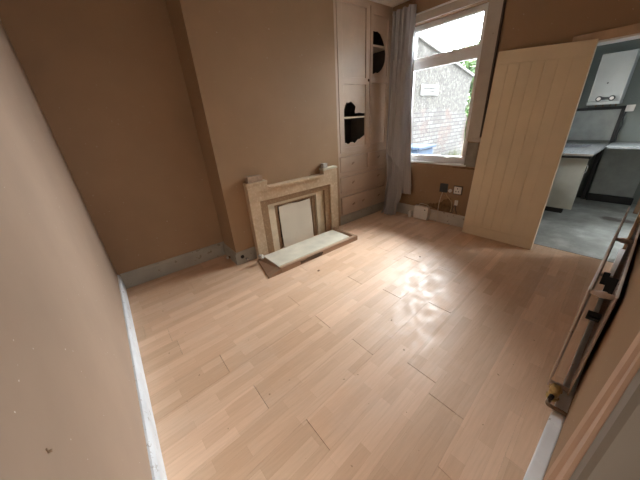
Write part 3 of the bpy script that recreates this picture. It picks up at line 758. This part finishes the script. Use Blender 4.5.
# ------------------------------------------------------------------ the yard outside the window
struct('ground', box(LX + .2, 16, KY + .12, 12, -.35, -.25), mat_plain('wet yard paving', (.30, .30, .29), .9, var=.3))
top = [(5.2, -.25), (9.2, -.25), (9.22, .6), (9.18, 1.2), (9.24, 1.27), (9.0, 1.5), (9.08, 1.9), (9.1, 2.19), (9.19, 2.365), (8.656, 2.487), (7.266, 2.79), (6.227, 3.013), (5.2, 3.23)]
struct('wall_yard', sheet(top, [], .22, in_xz(4.0)), M['yard_wall'])
b = bmesh.new()
for (xa, za), (xb, zb) in (((5.2, 3.235), (9.2, 2.37)),):
    k = Vector((xb - xa, 0, zb - za)).normalized(); n = Vector((-k.z, 0, k.x))
    q = [Vector((xa, 0, za)), Vector((xb, 0, zb)), Vector((xb, 0, zb)) + n * .05, Vector((xa, 0, za)) + n * .05]
    A = [b.verts.new(p + Vector((0, 3.96, 0))) for p in q]; B_ = [b.verts.new(p + Vector((0, 4.26, 0))) for p in q]
    for i in range(4): b.faces.new([A[i], A[(i + 1) % 4], B_[(i + 1) % 4], B_[i]])
    b.faces.new(A); b.faces.new(B_)
struct('trim_12', b, mat_plain('pale verge mortar', (.14, .14, .135), .9))
t = thing('wall_vent', 'white louvred vent high on the neighbouring yard wall', 'vent', (6.95, 3.98, 2.0))
part('vent_frame', sheet(rect(6.56, 7.34, 1.905, 2.13), [rect(6.62, 7.28, 1.94, 2.095)], .03, in_xz(3.975), .004), M['vent'], t)
for z in (1.965, 2.018, 2.07): part('louvre', box(6.62, 7.28, 3.98, 3.995, z - .014, z + .014, .003), M['vent'], t)
b = tube(bmesh.new(), smooth_path([(6.56, 4.1, 2.90), (6.58, 4.1, 3.10), (6.62, 4.1, 3.22)], 4), .014, 8)
tag(link('aerial_pole', b, M['black']), 'short dark pole standing on the sloping top of the yard wall', 'pole')
t = thing('wheelie_bin', 'blue lidded bin standing in the yard outside the window', 'bin', (5.9, 3.5, -.25))
b = bmesh.new(); bx(b, 5.55, 6.18, 3.30, 3.85, -.25, .80, .03); part('bin_body', b, M['bin'], t)
part('lid', box(5.52, 6.22, 3.26, 3.88, .80, .86, .02), M['bin'], t)
for x in (5.62, 6.11):
    b = bmesh.new(); tube(b, [(x - .04, 3.88, -.13), (x + .04, 3.88, -.13)], .11, 16); part('wheel', b, M['black'], t)

def leaves(bm, c, r, n, size, rnd):
    for _ in range(n):
        while True:
            p = Vector((rnd.uniform(-1, 1), rnd.uniform(-1, 1), rnd.uniform(-1, 1)))
            if .25 < p.length < 1: break
        p = Vector(c) + Vector((p.x * r[0], p.y * r[1], p.z * r[2]))
        a = Vector((rnd.gauss(0, 1), rnd.gauss(0, 1), rnd.gauss(0, 1))).normalized(); b_ = a.orthogonal().normalized(); s = size * rnd.uniform(.6, 1.3)
        v = [bm.verts.new(p + a * s), bm.verts.new(p + b_ * s * .5), bm.verts.new(p - a * s), bm.verts.new(p - b_ * s * .5)]
        bm.faces.new(v)
rnd = random.Random(11)
t = thing('tree', 'bright green leafy tree behind the end of the yard wall', 'tree', (10.6, 4.6, -.25))
b = bmesh.new()
for c, r, n in (((10.5, 4.5, 2.6), (.9, .8, .8), 1700), ((10.2, 4.3, 1.5), (.7, .6, .8), 1300), ((11.2, 5.1, 3.0), (1.2, 1.0, .7), 1500), ((9.6, 4.15, 1.05), (.4, .35, .5), 500)): leaves(b, c, r, n, .085, rnd)
part('foliage', b, M['leaf'], t)
b = bmesh.new(); tube(b, smooth_path([(10.6, 4.6, -.25), (10.55, 4.55, 1.0), (10.6, 4.6, 2.6)], 5), .09, 10)
for k in range(7):
    z = 1.2 + .2 * k; a = k * 2.1; tube(b, [(10.56, 4.56, z), (10.56 + .6 * math.cos(a), 4.56 + .5 * math.sin(a), z + .5)], [.035, .01], 7)
part('trunk', b, M['bark'], t)
t = thing('weed_clump', 'yellow green weeds at the foot of the yard wall', 'weeds', (8.0, 3.75, -.25))
b = bmesh.new()
for _ in range(420):
    x = rnd.uniform(7.4, 8.7); y = rnd.uniform(3.45, 3.93); h = rnd.uniform(.35, .85); a = rnd.uniform(0, 6.28); w = .018
    d = Vector((math.cos(a), math.sin(a), 0)); l = Vector((rnd.uniform(-.1, .1), rnd.uniform(-.1, .05), 0))
    b.faces.new([b.verts.new(Vector((x, y, -.25)) - d * w), b.verts.new(Vector((x, y, -.25)) + d * w), b.verts.new(Vector((x, y, -.25 + h)) + l)])
part('blades', b, M['grass'], t)

# ------------------------------------------------------------------ daylight
w = bpy.data.worlds.new('overcast sky'); bpy.context.scene.world = w; w.use_nodes = True
nt = w.node_tree; bg = nt.nodes['Background']; bg.inputs['Color'].default_value = (.93, .965, 1, 1)
# an overcast sky, brightest over the neighbour's roof where the sun sits behind the cloud
tc = nt.nodes.new('ShaderNodeTexCoord'); dp = nt.nodes.new('ShaderNodeVectorMath'); dp.operation = 'DOT_PRODUCT'
nt.links.new(tc.outputs['Generated'], dp.inputs[0]); dp.inputs[1].default_value = Vector((.44, .40, .80)).normalized()
mr = nt.nodes.new('ShaderNodeMapRange'); mr.interpolation_type = 'SMOOTHSTEP'
for i, v in enumerate((-.05, .92, 3.0, 46.0)): mr.inputs[i + 1].default_value = v
nt.links.new(dp.outputs['Value'], mr.inputs[0]); nt.links.new(mr.outputs[0], bg.inputs['Strength'])
def portal(name, loc, rot, sx, sy):
    l = bpy.data.lights.new(name, 'AREA'); l.shape = 'RECTANGLE'; l.size = sx; l.size_y = sy; l.cycles.is_portal = True
    o = bpy.data.objects.new(name, l); C.objects.link(o); o.location = loc; o.rotation_euler = rot; return o
portal('window_portal', (LX + .19, (WY0 + WY1) / 2, (WZ0 + WZ1) / 2), (0, PI / 2, 0), WZ1 - WZ0, WY1 - WY0)
portal('hall_portal', (1.375, -1.79, 1.625), (PI / 2, 0, 0), 2.45, 1.75)
portal('added_opening_portal', (5.35, -1.34, 1.5), (PI / 2, 0, 0), .7, 1.2)  # portal of the unseen opening added on the kitchen's right side
portal('kitchen_portal', ((KW[0] + KW[1]) / 2, KY + .115, (KW[2] + KW[3]) / 2), (-PI / 2, 0, 0), KW[1] - KW[0], KW[3] - KW[2])

# ------------------------------------------------------------------ camera
cam = bpy.data.cameras.new('camera'); co = bpy.data.objects.new('camera', cam); C.objects.link(co)
cam.sensor_fit = 'HORIZONTAL'; cam.sensor_width = 36; cam.lens = 259.92 / 640 * 36; cam.clip_start = .01
r = Vector((.77408456, -.6298074, -.0643097)); u = Vector((.30781999, .2856661, .9075471)); f = Vector((.55320877, .72231401, -.41499703))
mw = Matrix((r, u, -f)).transposed().to_4x4(); mw.translation = (.25086, .05214, 1.5); co.matrix_world = mw
S = bpy.context.scene; S.camera = co
S.view_settings.view_transform = 'Standard'; S.view_settings.look = 'None'; S.view_settings.exposure = .64; S.view_settings.gamma = 1; S.view_settings.use_curve_mapping = False
S.cycles.max_bounces = 14; S.cycles.diffuse_bounces = 10; S.cycles.transparent_max_bounces = 12
